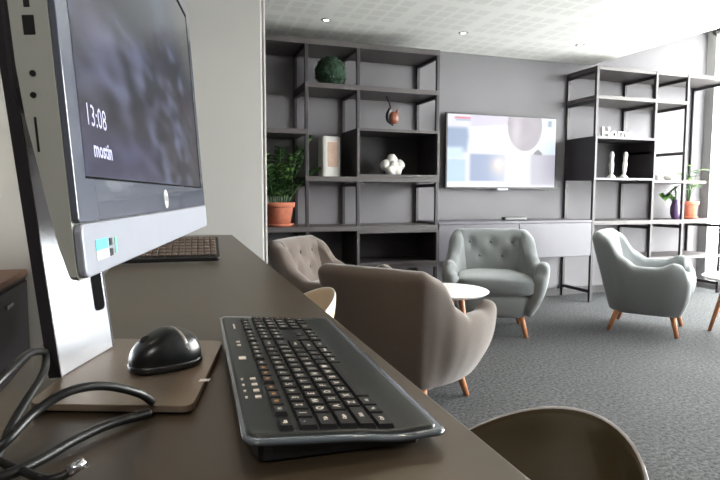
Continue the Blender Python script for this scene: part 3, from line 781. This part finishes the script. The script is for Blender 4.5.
# ------------------------------------------------------------------ keyboard
KX, KY = .147, .446
kyaw = math.radians(-2.6)
KL, KW = .495, .183
KB = thing('computer_keyboard', 'wide black keyboard with palm rest lying along the desk edge', 'keyboard', (KX, KY, ZD), 0)
# local frame: x across (0 = rear strip, KW = palm edge), y along; origin at near-left corner
TK = Matrix.Translation((-.094, 0, 0)) @ Matrix.Rotation(kyaw, 4, 'Z')
def ktop(x, y):
    s = x/KW
    return .0295-.014*s-.002*math.exp(-((s-.74)/.14)**2)+.0015*math.exp(-((s-.92)/.12)**2)
def slabgrid(bm, x0, x1, y0, y1, nx, ny, ztop, zbot, mi=0, rc=.012):
    def pt(i, j):
        x = x0+(x1-x0)*i/nx; y = y0+(y1-y0)*j/ny
        return x, y
    T_ = {}; B_2 = {}
    for i in range(nx+1):
        for j in range(ny+1):
            x, y = pt(i, j)
            dx = min(x-x0, x1-x); dy = min(y-y0, y1-y)
            X, Y = x, y
            if dx < rc and dy < rc:
                cx_ = x0+rc if x < (x0+x1)/2 else x1-rc; cy_ = y0+rc if y < (y0+y1)/2 else y1-rc
                vx, vy = x-cx_, y-cy_; m_ = max(abs(vx), abs(vy)); l_ = math.hypot(vx, vy)
                if l_ > 0: X = cx_+vx*m_/l_; Y = cy_+vy*m_/l_
            T_[i, j] = bm.verts.new(TK @ Vector((X, Y, ztop(X, Y)))); B_2[i, j] = bm.verts.new(TK @ Vector((X, Y, zbot(X, Y))))
    for i in range(nx):
        for j in range(ny):
            bm.faces.new((T_[i, j], T_[i+1, j], T_[i+1, j+1], T_[i, j+1])).material_index = mi
            bm.faces.new((B_2[i, j], B_2[i, j+1], B_2[i+1, j+1], B_2[i+1, j])).material_index = mi
    for i in range(nx):
        for j in (0, ny): bm.faces.new((T_[i, j], T_[i+1, j], B_2[i+1, j], B_2[i, j])).material_index = mi
    for j in range(ny):
        for i in (0, nx): bm.faces.new((T_[i, j], T_[i, j+1], B_2[i, j+1], B_2[i, j])).material_index = mi
bm = NB(); slabgrid(bm, 0, KW, 0, KL, 48, 90, ktop, lambda x, y: ktop(x, y)-.0035, 0, .014)
obj('clear_edge_plate', bm, M['kbedge'], KB, True)
bm = NB(); slabgrid(bm, .004, KW-.006, .009, KL-.009, 44, 60, lambda x, y: ktop(x, y)+.0008, lambda x, y: ktop(x, y)-.002, 0, .012); obj('top_plate', bm, M['kb'], KB, True)
bm = NB(); slabgrid(bm, .010, KW-.018, .016, KL-.016, 20, 20, lambda x, y: ktop(x, y)-.003, lambda x, y: .004 if x < KW*.75 else .003, 0, .012); obj('underbody', bm, M['black'], KB)
for yy in (.04, KL-.04):
    for xx in (.02, KW-.03):
        bm = NB(); cone(bm, TK @ Vector((xx, yy, 0)), TK @ Vector((xx, yy, .005)), .007, .007, 14); obj('rubber_foot', bm, M['cable'], KB)
# keys: near end = left end of the layout; u = key pitch
UP = .0186
glyph_cache = {}
def glyph(ch):
    if ch not in glyph_cache:
        me = text_mesh(ch, .0095 if len(ch) == 1 else .0052, 0, 'CENTER', .0002)
        glyph_cache[ch] = me
    return glyph_cache[ch]
RX0 = .032
rows_ = []
def R_(x, depth, keys): rows_.append((x, depth, keys))
F = lambda a, b: [('F%d' % i, 1) for i in range(a, b)]
KY0 = .018
PT = .0180
R_(RX0, .013, [('Esc', 1.05), (None, .55)]+F(1, 5)+[(None, .4)]+F(5, 9)+[(None, .4)]+F(9, 13)+[(None, .3), ('Prt', 1), ('Scr', 1), ('Brk', 1), (None, .3), ('*', 1), ('+', 1), ('=', 1), ('-', 1)])
R_(RX0+.0180, .0164, [(c, 1) for c in '`1234567890-=']+[('Back', 2), (None, .3), ('Ins', 1), ('Hm', 1), ('Pg', 1), (None, .3)]+[('Num', 1), ('/', 1), ('*', 1), ('-', 1)])
R_(RX0+.0358, .0164, [('Tab', 1.5)]+[(c, 1) for c in 'QWERTYUIOP[]']+[('\\', 1.5), (None, .3), ('Del', 1), ('End', 1), ('Pg', 1), (None, .3)]+[('7', 1), ('8', 1), ('9', 1), ('+', 1)])
R_(RX0+.0536, .0164, [('Caps', 1.75)]+[(c, 1) for c in "ASDFGHJKL;'"]+[('Enter', 2.25), (None, 3.6)]+[('4', 1), ('5', 1), ('6', 1), ('+', 1)])
R_(RX0+.0714, .0164, [('Shift', 2.25)]+[(c, 1) for c in 'ZXCVBNM,./']+[('Shift', 2.75), (None, 1.3), ('^', 1), (None, 1.3)]+[('1', 1), ('2', 1), ('3', 1), ('En', 1)])
R_(RX0+.0892, .0164, [('Ctrl', 1.5), ('Fn', 1), ('Alt', 1.25), ('', 6), ('Alt', 1.25), ('Fn', 1), ('Menu', 1.25), ('Ctrl', 1.75), (None, .3), ('<', 1), ('v', 1), ('>', 1), (None, .3)]+[('0', 2), ('.', 1), ('En', 1)])
total = sum(w for _, w in rows_[1][2]); PT = (KL-.036)/total
keyn = 0
spare = NB()
for x, dp, keys in rows_:
    y = KY0
    for lab, w in keys:
        if lab is None: y += w*PT; continue
        y0, y1 = y+.0008, y+w*PT-.0008; y += w*PT
        keyn += 1
        bm = NB() if keyn <= 100 else spare
        zt = ktop(x+dp/2, 0)+.0052; zb = ktop(x+dp/2, 0)+.0004
        ins = .0018; sl = -.013/KW
        vb = [bm.verts.new(TK @ Vector(p)) for p in ((x, y0, zb), (x+dp, y0, zb+sl*dp), (x+dp, y1, zb+sl*dp), (x, y1, zb))]
        vt = [bm.verts.new(TK @ Vector(p)) for p in ((x+ins, y0+ins, zt), (x+dp-ins*.8, y0+ins, zt+sl*dp), (x+dp-ins*.8, y1-ins, zt+sl*dp), (x+ins, y1-ins, zt))]
        bm.faces.new(vb[::-1]); bm.faces.new(vt)
        for k in range(4): bm.faces.new((vb[k], vb[(k+1) % 4], vt[(k+1) % 4], vt[k]))
        if lab:
            me = glyph(lab); nv0 = len(bm.verts); nf0 = len(bm.faces)
            bm.from_mesh(me); bm.verts.ensure_lookup_table(); bm.faces.ensure_lookup_table()
            GT = TK @ Matrix.Translation((x+dp*.5, (y0+y1)/2, zt+sl*dp*.5+.0003)) @ Matrix.Rotation(math.atan(-sl), 4, 'Y') @ Matrix.Rotation(PI/2, 4, 'Z')
            for v in bm.verts[nv0:]: v.co = GT @ v.co
            mi = 2 if (lab in ('F5', 'F6', 'F7', 'F2', 'F3', 'F4')) else 1
            for f in bm.faces[nf0:]: f.material_index = mi
        if keyn <= 100:
            bm.normal_update(); me = bpy.data.meshes.new('key'); bm.to_mesh(me); bm.free()
            for q in (M['key'], M['legend'], M['legend_o']): me.materials.append(q)
            ko = bpy.data.objects.new('key', me); COL.objects.link(ko); ko.parent = KB
me = bpy.data.meshes.new('key'); spare.normal_update(); spare.to_mesh(me); spare.free()
for q in (M['key'], M['legend'], M['legend_o']): me.materials.append(q)
if keyn > 100:
    ko = bpy.data.objects.new('key', me); COL.objects.link(ko); ko.parent = KB; ko['kind'] = 'stuff'
for g in glyph_cache.values(): bpy.data.meshes.remove(g)
# dark glossy panel near the arrow keys, key wells, printed marks on the rear strip
yn = KY0+15.2*PT
def kplate(x0, x1, y0, y1, m, name, h=.0012, parent=KB):
    bm = NB(); z0 = ktop((x0+x1)/2, 0); box(bm, x0, x1, y0, y1, z0+.0002, z0+h+.0008, 0, TK); return obj(name, bm, m, parent)
kplate(RX0+.0536, RX0+.0875, yn+.004, yn+3.2*PT, M['blackgloss'], 'status_display', .002)
for yy in (.300, .318):
    kplate(.016, .021, yy, yy+.006, M['legend'], 'printed_mark')
kplate(.018, .0205, .40, .428, M['legend'], 'printed_mark'); kplate(.014, .0225, .236, .247, M['legend'], 'maker_mark')
for k in range(4):
    kplate(.020, .026, .10+k*.019, .106+k*.019, M['legend'], 'printed_mark'); kplate(.010, .0125, .10+k*.019, .104+k*.019, M['legend'], 'printed_mark')

# second keyboard beyond the monitor
K2 = thing('computer_keyboard', 'second dark keyboard farther along the desk beyond the monitor', 'keyboard', (.02, 1.97, ZD), math.radians(-3))
KT = Matrix.Rotation(math.radians(17), 4, 'X')
bm = NB(); prism(bm, rrect(-.30, .145, 0, .20, .012), .003, .017, KT); obj('keyboard_body', bm, M['black'], K2, bevel=.003)
bm = NB()
for r_ in range(6):
    for c_ in range(20):
        x = -.288+c_*.0212; y = .022+r_*.028; box(bm, x, x+.018, y, y+.022, .017, .022, 0, KT)
o = obj('keycaps', bm, mat('worn_brown_keys', (98, 84, 76), .5), K2, bevel=.002, seg=1); o['kind'] = 'stuff'
for x in (-.26, .10):
    bm = NB(); box(bm, x, x+.03, .165, .18, 0, .055); obj('flip_foot', bm, M['black'], K2)

# ------------------------------------------------------------------ cables on the desk
def cable(pts, r, label, tip=None):
    t = thing('cable', label, 'cable', pts[0]); o0 = Vector(pts[0])
    bm = NB(); tube(bm, [Vector(p)-o0 for p in pts], r, 12, 10); obj('sheath', bm, M['cable'], t, True)
    if tip:
        d = (Vector(pts[-1])-Vector(pts[-2])).normalized(); a = Vector(pts[-1])-o0
        bm = NB(); cone(bm, a-d*.002, a+d*.012, r*1.3, r*1.1, 14); obj('plug', bm, M['chrome'], t, True)
cable([(-0.0206, 0.6035, 0.836), (-0.033, 0.5889, 0.852), (-0.061, 0.5716, 0.868), (-0.0883, 0.5546, 0.872), (-0.1134, 0.5375, 0.862), (-0.1296, 0.5084, 0.85), (-0.1505, 0.5064, 0.835)], 0.0042, 'black cable arching over the front of the stand foot plate')
cable([(-0.0227, 0.5997, 0.826), (-0.0584, 0.5774, 0.828), (-0.085, 0.5488, 0.828), (-0.1067, 0.5156, 0.828), (-0.1243, 0.4966, 0.828), (-0.1429, 0.4897, 0.828)], 0.0046, 'black cable lying on the desk below the arching one')
cable([(-0.1416, 0.7506, 0.86), (-0.1442, 0.6734, 0.88), (-0.1492, 0.6067, 0.88), (-0.1599, 0.5737, 0.87)], 0.0042, 'black cable looping up to the stand column at the left edge')
cable([(-0.1439, 0.7513, 0.86), (-0.1303, 0.6658, 0.86), (-0.1351, 0.6144, 0.85), (-0.1397, 0.5723, 0.84), (-0.1413, 0.5324, 0.83), (-0.1489, 0.5118, 0.828)], 0.0042, 'black cable dropping from the stand column across the foot plate corner')
cable([(-0.1517, 0.536, 0.83), (-0.1183, 0.5014, 0.828), (-0.0963, 0.4788, 0.828), (-0.0838, 0.4754, 0.83), (-0.0784, 0.4779, 0.832)], 0.0036, 'black cable with a silver plug at the bottom left corner', True)

# ------------------------------------------------------------------ low cabinet and things at far left
LC = thing('low_wooden_cabinet', 'low cabinet with brown wooden top behind the monitor at far left', 'cabinet', (-1.2, 2.5, 0))
bm = NB(); box(bm, -.5, .49, -.9, .79, 0, .63); obj('cabinet_body', bm, M['darkcase'], LC, bevel=.004)
bm = NB(); box(bm, -.5, .5, -.9, .79, .63, .665); obj('top_board', bm, M['cardwood'], LC, bevel=.003)
for k in range(2):
    bm = NB(); box(bm, .49, .503, -.88+k*.83, -.07+k*.83, .03, .61); d_ = obj('door', bm, M['darkcase'], LC, bevel=.002)
    bm = NB(); box(bm, .503, .515, -.50+k*.83, -.40+k*.83, .54, .555); obj('handle', bm, M['chrome'], d_)
WB = thing('beige_bookcase', 'pale beige open bookcase standing on the low cabinet at far left', 'bookcase', (-1.3, 3.10, .665))
bm = NB(); box(bm, -.38, -.35, -.15, .18, 0, 1.2); box(bm, .35, .38, -.15, .18, 0, 1.2); box(bm, -.35, .35, .16, .18, 0, 1.2); obj('frame', bm, M['beige'], WB, bevel=.002)
for z in (0, .38, .78, 1.17):
    bm = NB(); box(bm, -.35, .35, -.15, .16, z, z+.03); obj('shelf', bm, M['beige'], WB)
